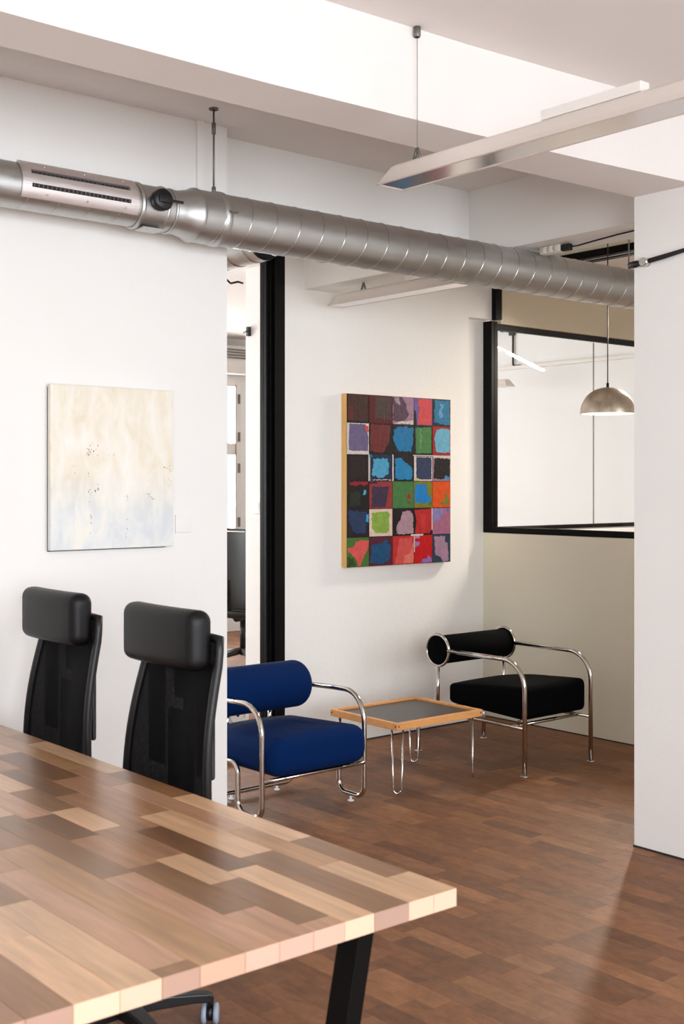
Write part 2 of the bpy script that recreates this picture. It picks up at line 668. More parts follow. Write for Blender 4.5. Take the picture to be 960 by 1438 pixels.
gpart('bottom_rail', 5.92, 5.98, 0.5, 5.588, 1.228, 1.266, M['black'], g1)
gpart('lower_post', 5.92, 5.98, 5.511, 5.588, 1.266, 2.637, M['black'], g1)
gpart('upper_post', 5.92, 5.98, 5.472, 5.537, 2.645, 2.985, M['black'], g1)
gpart('top_rail', 5.92, 5.98, 0.5, 5.472, 2.942, 2.985, M['black'], g1)
gpart('top_bead', 5.925, 5.975, 0.5, 5.472, 2.918, 2.926, M['black'], g1)
gpart('head_board', 5.93, 6.02, 0.5, 5.472, 2.985, CEIL, M['wall_cream'], g1)
gpart('glass_pane', 5.945, 5.953, 0.5, 5.511, 1.266, 2.942, M['glass'], g1)
# side glazing into the bright office
g2 = struct(empty('window_2', (7.3, 5.57, 1.236)))
gpart('top_rail', 5.962, 8.75, 5.545, 5.575, 2.588, 2.628, M['black'], g2)
gpart('bottom_rail', 6.02, 8.75, 5.535, 5.60, 1.236, 1.262, M['black'], g2)
gpart('glass_pane', 5.985, 7.062, 5.566, 5.574, 1.262, 2.583, M['glass'], g2)
gpart('glass_pane', 7.070, 8.75, 5.566, 5.574, 1.262, 2.583, M['glass'], g2)
gpart('glass_joint', 7.064, 7.068, 5.565, 5.575, 1.262, 2.583, M['grey'], g2)
# tall glazing at the left of the painting wall
g3 = struct(empty('window_3', (3.5, 5.56, 0)))
gpart('frame_post', 4.123, 4.194, 5.51, 5.60, 0, CEIL, M['black'], g3)
gpart('frame_post', 4.083, 4.123, 5.54, 5.60, 0, CEIL, M['black'], g3)
gpart('frame_bead', 4.100, 4.108, 5.528, 5.54, 0, CEIL, M['black'], g3)
gpart('bottom_rail', 1.0, 4.083, 5.54, 5.60, 0, 0.045, M['black'], g3)
gpart('glass_pane', 1.0, 4.083, 5.566, 5.574, 0.045, CEIL, M['glass'], g3)
# casement in the far wall of the office
g4 = struct(empty('window_4', (6.5, 10.5, 0.9)))
gpart('glass_pane', 5.6, 7.39, 10.62, 10.64, 0.9, 2.64, M['glass'], g4)
for x0, x1 in ((5.60, 5.66), (7.33, 7.39), (6.40, 6.56)):
    gpart('casement_stile', x0, x1, 10.48, 10.56, 0.9, 2.64, M['white'], g4)
for z0, z1 in ((0.9, 0.97), (1.86, 1.98), (2.58, 2.64)):
    gpart('casement_rail', 5.66, 7.33, 10.485, 10.555, z0, z1, M['white'], g4)
for z in (2.45, 2.05, 1.72, 1.15):
    gpart('hinge', 7.352, 7.372, 10.462, 10.48, z - 0.05, z + 0.05, M['grey'], g4)
gpart('inner_line', 7.322, 7.330, 10.475, 10.485, 0.95, 2.6, M['grey'], g4)
g5 = struct(empty('window_5', (3.2, 10.5, 0.9)))
gpart('glass_pane', 1.9, 4.5, 10.62, 10.64, 0.9, 2.64, M['glass'], g5)
gpart('casement_stile', 3.15, 3.25, 10.48, 10.56, 0.9, 2.64, M['white'], g5)

# ---------------------------------------------------------------- conference table
TT = 0.74
tbl = tag(empty('conference_table', (1.2, 2.9, 0)), 'long wooden butcher block meeting table on splayed black steel legs in the foreground', 'table')


def child(o, parent):
    o.parent = parent
    o.matrix_parent_inverse = parent.matrix_basis.inverted()
    return o


top = child(box_obj('tabletop', 0.665, 1.727, 1.71, 4.096, TT - 0.037, TT - 0.030, M['ash']), tbl)
Lt, Br, Mi, Pk, Tn, Dk = (206, 164, 126), (140, 98, 60), (162, 116, 80), (190, 143, 110), (170, 126, 84), (122, 82, 48)
strips = [
    (1.731, 1.667, [(1.845, Lt), (2.174, Br), (2.67, Lt), (3.01, Br), (3.51, Lt), (3.66, Br), (4.1, Mi)]),
    (1.667, 1.600, [(1.992, Lt), (2.327, Tn), (2.877, Pk), (3.123, Mi), (3.64, Tn), (4.1, Mi)]),
    (1.600, 1.511, [(2.146, Br), (2.57, Lt), (3.03, Mi), (3.42, Dk), (3.8, Pk), (4.1, Br)]),
    (1.511, 1.438, [(2.086, Lt), (2.47, Dk), (2.87, Mi), (3.22, Dk), (3.62, Mi), (4.1, Lt)]),
    (1.438, 1.364, [(1.752, Pk), (2.041, Br), (2.252, Lt), (2.53, Mi), (2.745, Lt), (2.99, Br), (3.4, Lt), (4.1, Mi)]),
    (1.364, 1.287, [(1.882, Pk), (2.235, Br), (2.50, Mi), (2.727, Dk), (3.05, Pk), (3.5, Br), (4.1, Lt)]),
    (1.287, 1.213, [(2.212, Pk), (2.782, Br), (3.2, Lt), (3.6, Mi), (4.1, Tn)]),
    (1.213, 1.120, [(2.53, Tn), (2.95, Br), (3.4, Mi), (4.1, Lt)]),
    (1.120, 1.046, [(1.747, Br), (2.38, Pk), (2.75, Mi), (3.2, Lt), (4.1, Br)]),
    (1.046, 0.968, [(2.194, Lt), (2.6, Br), (3.1, Mi), (4.1, Lt)]),
    (0.968, 0.886, [(2.02, Lt), (2.5, Lt), (3.0, Mi), (4.1, Br)]),
    (0.886, 0.806, [(2.10, Br), (2.6, Mi), (4.1, Lt)]),
    (0.806, 0.732, [(2.0, Mi), (2.5, Br), (4.1, Lt)]),
    (0.732, 0.661, [(1.95, Lt), (2.6, Br), (4.1, Mi)]),
]
for (xa, xb, cuts) in strips:
    y0 = 1.706
    for (y1, c) in cuts:
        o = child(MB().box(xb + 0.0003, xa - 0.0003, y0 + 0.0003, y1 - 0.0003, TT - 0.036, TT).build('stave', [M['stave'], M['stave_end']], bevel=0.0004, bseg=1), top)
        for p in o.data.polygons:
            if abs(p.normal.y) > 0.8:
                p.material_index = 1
        k = random.uniform(0.95, 1.05)
        o.color = (*lin([min(255, v * k) for v in c]), 1)
        y0 = y1


def slanted_leg(xt, xb, y0, y1, wx, z1):
    return MB().hexa([(xb - wx / 2, y0, 0), (xb + wx / 2, y0, 0), (xb + wx / 2, y1, 0), (xb - wx / 2, y1, 0)],
                     [(xt - wx / 2, y0, z1), (xt + wx / 2, y0, z1), (xt + wx / 2, y1, z1), (xt - wx / 2, y1, z1)])


for ya in (1.85, 4.03):
    for xt, xb in ((1.625, 1.487), (0.765, 0.905)):
        child(slanted_leg(xt, xb, ya, ya + 0.062, 0.042, TT - 0.067).build('leg', M['black'], bevel=0.002), tbl)
    child(box_obj('top_bar', 0.745, 1.645, ya, ya + 0.062, TT - 0.067, TT - 0.037, M['black'], bevel=0.002), tbl)

# ---------------------------------------------------------------- office chairs
def office_chair(label):
    t = tag(empty('office_chair', (1.70, 2.99, 0)), label, 'chair', 'high-backed office chairs at the meeting table')
    # local coordinates: faces -X
    rounded('seat', -0.02, 0, 0.46, 0.46, 0.46, 0.075, 0.034, M['leather'], t)
    # netted back: a sheet that wraps forward at its edges
    nu, nv = 18, 26
    vs = []
    def shape(u, v):
        z = 0.56 + 0.545 * v
        hw = 0.232 - 0.046 * v ** 1.2
        x = 0.238 + 0.03 * v - 0.02 * math.sin(PI * min(1, v * 1.15))
        return Vector((x - 0.014 * u * u + 0.006 * math.cos(5 * u), 0.135 - 0.062 * v + hw * u, z))
    for j in range(nv + 1):
        for i in range(nu + 1):
            vs.append(shape(-1 + 2 * i / nu, j / nv))
    fs = [(j * (nu + 1) + i, j * (nu + 1) + i + 1, (j + 1) * (nu + 1) + i + 1, (j + 1) * (nu + 1) + i) for j in range(nv) for i in range(nu)]
    MB().add(vs, fs, 0, True).build('backrest_netting', M['netting'], t, recalc=False)
    # frame around the netting
    loop = [shape(-1, j / 14) for j in range(15)] + [shape(-1 + 2 * i / 8, 1) + Vector((0, 0, 0.0)) for i in range(1, 8)] + [shape(1, 1 - j / 14) for j in range(15)] + [shape(1 - 2 * i / 8, 0) for i in range(1, 8)]
    MB().tube(loop, 0.0135, 10, True).build('backrest_frame', M['blackplastic'], t)
    sp = MB()
    sp.tube([(0.30, 0.09, 1.05), (0.295, 0.10, 0.9), (0.29, 0.11, 0.7), (0.25, 0.06, 0.5), (0.10, 0, 0.40), (0, 0, 0.40)], 0.022, 10)
    sp.build('back_spine', M['blackplastic'], t)
    rounded('lumbar_pad', 0.272, 0.12, 0.74, 0.02, 0.13, 0.26, 0.012, M['blackplastic'], t)
    for s in (-1, 1):
        rounded('side_pad', 0.262, 0.105 + s * 0.135, 0.86, 0.018, 0.085, 0.34, 0.01, M['blackplastic'], t)
    rounded('upper_pad', 0.285, 0.085, 0.98, 0.018, 0.17, 0.16, 0.009, M['blackplastic'], t)

    def hd(x, y, z):
        q = (y - 0.10) / 0.2
        return (x - 0.012 * (1 - q * q) + 0.006, y, z)
    rounded('headrest', 0.205, 0.105, 1.10, 0.082, 0.405, 0.176, 0.034, M['leather'], t, 5, hd)
    MB().tube([(0.235, 0.09, 1.08), (0.28, 0.09, 1.06)], 0.02, 10).build('headrest_bracket', M['blackplastic'], t)
    MB().tube([(0, 0, 0.07), (0, 0, 0.27)], 0.026, 14).tube([(0, 0, 0.27), (0, 0, 0.425)], 0.015, 12).build('gas_column', M['blackplastic'], t)
    for k in range(5):
        a = math.radians(-22 + 72 * k)
        d = Vector((math.cos(a), math.sin(a), 0))
        n = Vector((-d.y, d.x, 0))
        arm = MB()
        secs = [(0.0, 0.030, 0.065, 0.115), (0.10, 0.024, 0.07, 0.106), (0.20, 0.019, 0.072, 0.098), (0.245, 0.017, 0.068, 0.094), (0.262, 0.012, 0.06, 0.086)]
        vv, ff = [], []
        for (r, hwid, za, zb) in secs:
            for (sg, zz) in ((-1, za), (1, za), (1, zb), (-1, zb)):
                p = d * r + n * hwid * sg
                vv.append((p.x, p.y, zz))
        for i in range(len(secs) - 1):
            for q in range(4):
                q2 = (q + 1) % 4
                ff.append((i * 4 + q, i * 4 + q2, (i + 1) * 4 + q2, (i + 1) * 4 + q))
        ff += [(3, 2, 1, 0), tuple(range(len(vv) - 4, len(vv)))]
        arm.add(vv, ff)
        ao = arm.build('base_arm', M['blackplastic'], t, bevel=0.004)
        cs = MB()
        c = d * 0.252
        cs.tube([(c.x, c.y, 0.05), (c.x, c.y, 0.08)], 0.008, 8)
        arm_d = d
        d = Vector((0.64, 0.77, 0)) if k == 0 else Vector((math.cos(a + 1.1 * k), math.sin(a + 1.1 * k), 0))
        n = Vector((-d.y, d.x, 0))
        c2 = c + d * 0.008
        cs.lathe([(0.0, -0.008), (0.022, -0.008), (0.022, 0.008), (0.0, 0.008)], 16, (0, 0, 0), 'Y')
        n0 = len(cs.v)
        for i in range(n0 - 64, n0):
            v = Vector(cs.v[i])
            cs.v[i] = tuple(d * v.x + n * v.y + Vector((c2.x, c2.y, 0.031 + v.z)))
        co = cs.build('caster', M['blackplastic'], ao)
        for sg in (-1, 1):
            wh = MB()
            wh.lathe([(0.0, sg * 0.010), (0.024, sg * 0.010), (0.029, sg * 0.012), (0.029, sg * 0.022), (0.022, sg * 0.025), (0.0, sg * 0.025)], 20, (0, 0, 0), 'Y')
            wh.v = [tuple(d * p[0] + n * p[1] + Vector((c2.x, c2.y, 0.029 + p[2]))) for p in wh.v]
            wh.build('wheel', M['rubber'], ao)
    return t


oc1 = office_chair('black high-backed office chair nearer the wall corner, its netted back beside the blue armchair')
oc2 = copy_tree(oc1)
oc2.location = (1.70, 3.70, 0)
oc2['label'] = 'black high-backed office chair below the pale canvas, farther along the table'

# ---------------------------------------------------------------- blue armchair
def spread(x, y, z):
    return (x, y, z)


CH = M['chrome']
R_ = 0.0125
bl = tag(empty('blue_armchair', (3.525, 4.65, 0)), 'royal blue tubular armchair with a bolster back at the end of the white wall', 'armchair')
xl, xr, yf0, yb0 = 3.22, 3.83, 4.40, 4.59
for x in (xl, xr):
    pts = fillet([(x, 4.85, 0.53), (x, yf0, 0.548), (x, yf0, 0.036), (x, yb0, 0.036), (x, yb0, 0.262), (x, 4.99, 0.235)],
                 [0, 0.14, 0.055, 0.055, 0.05, 0], 8)
    child(MB().tube(pts, R_, 12).build('side_frame', CH), bl)
    child(MB().lathe([(0.0, 0), (0.016, 0), (0.016, 0.004), (0.006, 0.008), (0.006, 0.024), (0, 0.024)], 14, (x, 4.50, 0.0)).build('glide', M['whiteplastic'], bl), bl)
child(MB().tube([(xl, 4.398, 0.205), (xr, 4.398, 0.205)], 0.010, 12).build('front_rail', CH), bl)
pts = fillet([(xl + 0.01, 4.99, 0.235), (xl + 0.04, 4.90, 0.032), (xr - 0.04, 4.90, 0.032), (xr - 0.01, 4.99, 0.235)], [0, 0.07, 0.07, 0], 8)
child(MB().tube(pts, R_, 12).build('rear_rail', CH), bl)
for x in (3.40, 3.68):
    child(MB().lathe([(0.0, 0), (0.015, 0), (0.015, 0.004), (0.006, 0.008), (0.006, 0.021), (0, 0.021)], 14, (x, 4.90, 0.0)).build('glide', M['whiteplastic'], bl), bl)


def blue_def(x, y, z):
    t = (y - 4.34) / 0.6
    top = (z - 0.215) / 0.19
    zz = z + (0.012 * math.sin(PI * (x - 3.25) / 0.55) if top > 0.6 else 0) - 0.035 * t * max(0, top)
    return (x, y, zz)


child(rounded('seat_cushion', 3.525, 4.635, 0.310, 0.572, 0.61, 0.185, 0.07, M['blue'], None, 6, blue_def), bl)
prof = [(0, 3.245)]
for k in range(1, 8):
    a = PI / 2 * k / 7
    prof.append((0.118 - 0.06 + 0.06 * math.sin(a), 3.245 + 0.06 - 0.06 * math.cos(a)))
for k in range(0, 8):
    a = PI / 2 * k / 7
    prof.append((0.118 - 0.06 + 0.06 * math.cos(a), 3.82 - 0.06 + 0.06 * math.sin(a)))
prof.append((0, 3.82))
child(MB().lathe(prof, 40, (0, 4.87, 0.536), 'X').build('back_bolster', M['blue']), bl)
for x in (3.40, 3.66):
    child(MB().tube([(x, 4.95, 0.235), (x, 4.93, 0.46)], 0.010, 10).build('bolster_stay', CH), bl)
child(MB().tube([(xl, 4.97, 0.237), (xr, 4.97, 0.237)], 0.010, 12).build('seat_rail', CH), bl)

# ---------------------------------------------------------------- black armchair
bk = tag(empty('black_armchair', (5.12, 4.68, 0)), 'black tubular chrome armchair with a round bolster in the corner below the glazing', 'armchair')
kl, kr = 4.844, 5.395
for x in (kl, kr):
    pts = fillet([(x, 4.842, 0.607), (x, 4.272, 0.607), (x, 4.272, 0.006)], [0, 0.15, 0], 10)
    child(MB().tube(pts, 0.0125, 12).build('arm_leg', CH), bk)
    child(MB().tube([(x, 5.088, 0.006), (x, 5.088, 0.265)], 0.0125, 12).build('rear_leg', CH), bk)
    child(MB().tube([(x, 4.272, 0.253), (x, 5.088, 0.253)], 0.010, 10).build('side_rail', CH), bk)
    child(MB().tube([(x, 4.925, 0.253), (x, 4.925, 0.518)], 0.011, 12).build('bolster_post', CH), bk)
    ring = [(x, 4.925 + 0.089 * math.cos(2 * PI * k / 32), 0.603 + 0.089 * math.sin(2 * PI * k / 32)) for k in range(32)]
    child(MB().tube(ring, 0.0085, 10, True).build('bolster_ring', CH), bk)
    for y in (4.272, 5.088):
        child(MB().lathe([(0, 0), (0.023, 0), (0.022, 0.005), (0.012, 0.009), (0, 0.009)], 16, (x, y, 0)).build('glide', CH), bk)
for y in (4.36, 5.0):
    child(MB().tube([(kl, y, 0.253), (kr, y, 0.253)], 0.010, 10).build('cross_rail', CH), bk)
for x in (4.90, 5.34):
    for y in (4.36, 5.0):
        child(MB().tube([(x, y, 0.253), (x, y, 0.32)], 0.009, 10).build('seat_stub', CH), bk)
child(MB().lathe([(0, 4.836), (0.076, 4.836), (0.081, 4.841), (0.081, 5.398), (0.076, 5.403), (0, 5.403)], 40, (0, 4.925, 0.603), 'X').build('back_bolster', M['blackcloth']), bk)


def bk_def(x, y, z):
    u, v = (x - 5.12) / 0.26, (y - 4.58) / 0.28
    top = max(0, (z - 0.31) / 0.13)
    return (x, y, z + top * (0.028 * (1 - u * u) * (1 - v * v) - 0.022 * v) - 0.012 * (1 - top) * -v)


child(rounded('seat_cushion', 5.12, 4.575, 0.372, 0.525, 0.57, 0.145, 0.03, M['blackcloth'], None, 4, bk_def), bk)

# ---------------------------------------------------------------- coffee table
ct = tag(empty('coffee_table', (4.355, 4.665, 0)), 'low square coffee table with oak rim, dark top and chrome hairpin legs between the armchairs', 'table')
cx0, cx1, cy0, cy1 = 4.05, 4.66, 4.405, 4.925
child(box_obj('table_top', cx0 + 0.02, cx1 - 0.02, cy0 + 0.02, cy1 - 0.02, 0.332, 0.350, M['laminate']), ct)
for nm, a in (('rim_board', (cx0, cx1, cy0, cy0 + 0.022)), ('rim_board', (cx0, cx1, cy1 - 0.022, cy1)),
              ('rim_board', (cx0, cx0 + 0.022, cy0 + 0.022, cy1 - 0.022)), ('rim_board', (cx1 - 0.022, cx1, cy0 + 0.022, cy1 - 0.022))):
    child(box_obj(nm, *a, 0.326, 0.362, M['ash'], bevel=0.0015), ct)
for (x, y) in ((cx0 + 0.012, cy0 - 0.001), (cx1 - 0.012, cy0 - 0.001)):
    child(MB().lathe([(0, -0.001), (0.004, -0.001), (0.004, 0.002), (0, 0.002)], 10, (x, y, 0.346), 'Y').build('screw', M['slot']), ct)
for y in (cy0 + 0.012, cy1 - 0.012):
    child(MB().lathe([(0, -0.001), (0.004, -0.001), (0.004, 0.002), (0, 0.002)], 10, (cx0 - 0.001, y, 0.346), 'X').build('screw', M['slot']), ct)
for (x, y, sx) in ((cx0 + 0.036, cy0 + 0.036, 1), (cx1 - 0.036, cy0 + 0.036, -1), (cx0 + 0.036, cy1 - 0.036, -1), (cx1 - 0.036, cy1 - 0.036, 1)):
    dx, dy = (0.7071, -0.7071) if sx == 1 else (0.7071, 0.7071)
    ox, oy = 0.0, 0.0
    A = Vector((x - dx * 0.028, y - dy * 0.028, 0.332))
    B = Vector((x + dx * 0.028, y + dy * 0.028, 0.332))
    a2 = Vector((x + ox - dx * 0.021, y + oy - dy * 0.021, 0.005))
    b2 = Vector((x + ox + dx * 0.021, y + oy + dy * 0.021, 0.005))
    child(MB().tube(fillet([A, a2, b2, B], 0.022, 8), 0.0048, 8).build('hairpin_leg', CH), ct)

# ---------------------------------------------------------------- ventilation duct
DY, DZ = 4.10, 2.630
dv = tag(empty('ventilation_duct', (3.0, DY, DZ)), 'galvanised spiral ventilation duct hung across the room in front of the walls', 'duct')
R1, R0 = 0.1055, 0.083
n = 48
child(MB().lathe([(R0, -2.58), (R0, 2.56)], n, (0, DY, DZ), 'X').build('narrow_pipe', M['duct']), dv)
child(MB().lathe([(R1, 2.66), (R1, 6.6)], n, (0, DY, DZ), 'X').build('wide_pipe', M['duct']), dv)
child(MB().lathe([(R0 + 0.001, 2.53), (R0 + 0.003, 2.535), (R0 + 0.003, 2.575), (R1 - 0.006, 2.63), (R1 + 0.002, 2.640), (R1 + 0.004, 2.648), (R1 + 0.002, 2.656), (R1, 2.66)], n, (0, DY, DZ), 'X').build('reducer', M['duct']), dv)


def helix(x0, x1, r, pitch, rad=0.0022):
    pts = []
    k = 0
    N = 28
    tot = int((x1 - x0) / pitch * N)
    for k in range(tot + 1):
        a = -2 * PI * k / N
        pts.append((x0 + pitch * k / N, DY + r * math.cos(a), DZ + r * math.sin(a)))
    return pts


child(MB().tube(helix(2.69, 6.5, R1 + 0.0005, 0.124), 0.0028, 5, False, 0, False).build('spiral_seam', M['ductseam']), dv)
child(MB().tube(helix(-0.5, 1.86, R0 + 0.0005, 0.124), 0.0026, 5, False, 0, False).build('spiral_seam', M['ductseam']), dv)
child(MB().tube(helix(1.87, 2.38, R0 + 0.0002, 0.124), 0.0022, 5, False, 0, False).build('spiral_seam', M['ductseam']), dv)


def bead(x, r, wd=0.012, hgt=0.005, nm='collar_ring'):
    return child(MB().lathe([(r, x - wd / 2), (r + hgt, x - wd / 4), (r + hgt, x + wd / 4), (r, x + wd / 2)], n, (0, DY, DZ), 'X').build(nm, M['duct']), dv)


bead(2.385, R0 + 0.002, 0.02, 0.006)
bead(2.495, R0 + 0.002, 0.016, 0.006)
bead(2.535, R0 + 0.002, 0.012, 0.004)
child(MB().lathe([(R0 + 0.003, 2.385), (R0 + 0.003, 2.495)], n, (0, DY, DZ), 'X').build('damper_sleeve', M['duct']), dv)
child(box_obj('sleeve_flange', 2.395, 2.485, DY - 0.055, DY + 0.02, DZ - R0 - 0.010, DZ - R0 - 0.004, M['duct']), dv)
cl = bead(2.765, R1, 0.034, 0.006, 'hanger_clamp')
child(box_obj('clamp_screw', 2.758, 2.795, DY - R1 - 0.018, DY - R1 - 0.002, DZ + 0.008, DZ + 0.016, M['grey']), dv)


def shell(x0, x1, a0, a1, r0, r1, na=10):
    vs, fs = [], []
    for k in range(na + 1):
        a = math.radians(a0 + (a1 - a0) * k / na)
        for x in (x0, x1):
            for r in (r0, r1):
                vs.append((x, DY - r * math.cos(a), DZ + r * math.sin(a)))
    for k in range(na):
        o = 4 * k
        fs += [(o + 1, o + 5, o + 7, o + 3), (o, o + 2, o + 6, o + 4), (o, o + 4, o + 5, o + 1), (o + 2, o + 3, o + 7, o + 6)]
    fs += [(0, 1, 3, 2), (4 * na, 4 * na + 2, 4 * na + 3, 4 * na + 1)]
    b = MB()
    b.add(vs, fs, 0, False)
    return b


# slotted air diffuser on the narrow pipe
dif = child(shell(1.885, 2.355, -36, 64, R0 - 0.001, R0 + 0.002, 14).build('air_diffuser', M['slot']), dv)
for a0, a1 in ((-36, -11), (-2, 20), (31, 64)):
    child(shell(1.915, 2.325, a0, a1, R0 + 0.001, R0 + 0.010, 8).build('diffuser_band', M['plate']), dif)
for x0, x1 in ((1.885, 1.920), (2.322, 2.358)):
    child(shell(x0, x1, -36, 64, R0 + 0.001, R0 + 0.010, 14).build('diffuser_end', M['plate']), dif)
for a in (-6, 25):
    fins = MB()
    for k in range(24):
        x = 1.93 + k * 0.0168
        s = shell(x, x + 0.0025, a - 3, a + 3.5, R0 + 0.001, R0 + 0.006, 1)
        fins.add(s.v, s.f)
    child(fins.build('slot_fins', M['grey']), dif)
for x in (1.98, 2.14, 2.30):
    for a in (46, -24):
        ar = math.radians(a)
        r = R0 + 0.010
        child(MB().lathe([(0, -0.004), (0.0035, -0.004), (0.0035, 0.0015), (0, 0.002)], 8, (x, DY - r * math.cos(ar), DZ + r * math.sin(ar)), 'Y').build('rivet', M['chrome']), dif)
# damper handle
hd = child(MB().lathe([(0, -0.03), (0.036, -0.03), (0.042, -0.024), (0.042, 0.0), (0.03, 0.006), (0, 0.006)], 28, (2.448, DY - R0 - 0.012, DZ + 0.012), 'Y').build('damper_dial', M['blackplastic']), dv)
child(box_obj('dial_lever', 2.44, 2.53, DY - R0 - 0.050, DY - R0 - 0.040, DZ + 0.004, DZ + 0.014, M['blackplastic'], bevel=0.002), hd)
child(rounded('dial_knob', 2.448, DY - R0 - 0.045, DZ + 0.012, 0.05, 0.012, 0.03, 0.004, M['blackplastic']), hd)
# hanger rods
for x, turn in ((2.765, True), (5.527, False)):
    y = DY + 0.012
    rod = child(MB().tube([(x, y, DZ + R1), (x, y, CEIL)], 0.0042, 8).build('hanger_rod', M['grey']), dv) if turn else child(MB().tube([(x, y, DZ + R1), (x, y, CEIL)], 0.004, 8).build('hanger_rod', M['grey']), dv)
    if turn:
        child(MB().tube([(x, y, CEIL - 0.105), (x, y, CEIL - 0.06)], 0.009, 8).build('turnbuckle', M['grey']), rod)
        child(MB().lathe([(0.02, CEIL - 0.006), (0.02, CEIL), (0, CEIL - 0.006)], 12, (x, y, 0)).build('ceiling_plate', M['grey']), rod)
        child(MB().tube([(x, y, DZ + R1), (x, y, DZ + R1 + 0.028)], 0.009, 8).build('rod_nut', M['grey']), rod)

# branch duct running back through the opening
br = tag(empty('branch_duct', (3.08, 4.9, 2.63)), 'short galvanised branch duct seen under the main duct beside the black frame', 'duct')
child(MB().lathe([(0.088, 4.216), (0.088, 5.50)], 36, (3.10, 0, 2.607), 'Y').build('pipe', M['duct']), br)
for k in range(9):
    y = 4.28 + k * 0.13
    child(MB().lathe([(0.088, y - 0.004), (0.0908, y), (0.088, y + 0.004)], 36, (3.10, 0, 2.607), 'Y').build('pipe_seam', M['ductseam']), br)

# ---------------------------------------------------------------- fluorescent lamps
def lamp(loc, length, label, wires, driver, name='ceiling_lamp'):
    """length runs along -Y from loc (end nearest the far wall); loc z = underside"""
    t = tag(empty(name, loc), label, 'lamp', 'suspended fluorescent lamps')
    prof = [(-0.066, 0.0), (-0.060, 0.008), (-0.052, 0.02), (-0.034, 0.056), (-0.02, 0.066), (0.02, 0.066), (0.034, 0.056), (0.052, 0.02), (0.060, 0.008), (0.066, 0.0)]
    inner = [(0.054, 0.0), (0.03, 0.036), (-0.03, 0.036), (-0.054, 0.0)]
    y0, y1 = 0.0, -length
    b = MB()
    vs, fs = [], []
    ring = prof + inner
    for (y, inset) in ((y0, 0.045), (y1, 0.045)):
        sgn = -1 if y == y0 else 1
        for (x, z) in ring:
            vs.append((x, y + sgn * inset * (z / 0.066), z))
    m = len(ring)
    for i in range(m):
        j = (i + 1) % m
        fs.append((i, j, m + j, m + i))
    b.add(vs, fs)
    b.build('lamp_body', M['lampbody'], t)
    for y, sgn in ((y0, -1), (y1, 1)):
        e = MB()
        e.add([(x, y + sgn * 0.045 * (z / 0.066), z) for (x, z) in prof] + [(x, y + sgn * (0.045 * (z / 0.066) + 0.004), z) for (x, z) in prof],
              [tuple(range(10)), tuple(range(10, 20))] + [(i, (i + 1) % 10, 10 + (i + 1) % 10, 10 + i) for i in range(10)])
        e.build('end_cap', M['lampbody'], t)
    r = MB()
    r.add([(-0.053, y0 - 0.01, 0.004), (-0.029, y0 - 0.03, 0.033), (0.029, y0 - 0.03, 0.033), (0.053, y0 - 0.01, 0.004),
           (-0.053, y1 + 0.01, 0.004), (-0.029, y1 + 0.03, 0.033), (0.029, y1 + 0.03, 0.033), (0.053, y1 + 0.01, 0.004)],
          [(0, 1, 5, 4), (1, 2, 6, 5), (2, 3, 7, 6)])
    r.build('reflector', M['mirror'], t, recalc=False)
    box_obj('diffuser_sheet', -0.052, 0.052, y1 + 0.012, y0 - 0.012, 0.001, 0.003, M['mirror'], t)
    for yy in wires:
        up = CEIL - loc[2]
        wv = MB().tube([(0, yy, 0.10), (0, yy, up - 0.03)], 0.0011, 6).build('wire', M['grey'], t)
        MB().tube([(0, yy - 0.018, 0.066), (0, yy, 0.108)], 0.006, 8).tube([(0, yy + 0.018, 0.066), (0, yy, 0.108)], 0.006, 8).build('wire_bracket', M['grey'], t)
        MB().lathe([(0.009, up - 0.035), (0.012, up - 0.03), (0.012, up), (0, up)], 12, (0, yy, 0)).build('ceiling_hook', M['grey'], t)
    if driver:
        box_obj('driver_box', -0.02, 0.02, driver[0], driver[1], 0.068, 0.098, M['white'], t, bevel=0.002)
    return t


lamp((2.795, 3.075, 2.57), 1.75, 'long pale suspended lamp below the ceiling in the upper right, nearest the camera', (-0.135, -1.20), (-1.05, -0.69))
lamp((4.43, 5.335, 2.57), 1.02, 'pale suspended lamp hanging behind the duct above the colourful painting', (-0.24,), (-0.98, -0.60))
# lit lamp of the meeting room behind the glazing
lm = lamp((7.00, 5.12, 2.575), 0.66, 'lit lamp in the room behind the glazing, hidden past the right wall', (-0.2, -0.55), None)
area('room_lamp_light', (7.00, 4.80, 2.565), (-0.4, -0.3, -1), 0.12, 0.60, 74, (1.0, 0.91, 0.78))

# ---------------------------------------------------------------- pendant lamp
pd = tag(empty('pendant_lamp', (5.57, 4.29, 1.95)), 'brushed metal dome pendant lamp hanging in front of the glazing', 'lamp')
px, py, pz = 5.57, 4.29, 1.951
prof = []
for k in range(15):
    a = PI / 2 * k / 14
    prof.append((0.155 * math.cos(a) ** 0.9 if k < 14 else 0.0, pz + 0.15 * math.sin(a)))
prof_in = [(max(r - 0.004, 0), z - 0.004 if r < 0.15 else z) for r, z in prof][::-1]
child(MB().lathe(prof, 48, (px, py, 0)).build('dome_shade', M['dome']), pd)
child(MB().lathe(prof_in, 48, (px, py, 0)).build('shade_lining', M['white']), pd)
child(MB().lathe([(0, pz + 0.02), (0.03, pz + 0.03), (0.036, pz + 0.06), (0.02, pz + 0.1), (0, pz + 0.11)], 20, (px, py, 0)).build('bulb', plain('lit_bulb', (255, 246, 230), 0.4, emit=22.0)), pd)
child(MB().tube([(px, py, pz + 0.145), (px, py, pz + 0.175)], 0.008, 10).build('cord_grip', M['blackplastic']), pd)
child(MB().tube([(px, py, pz + 0.17), (px, py, CEIL)], 0.0032, 8).build('cord', M['blackplastic']), pd)

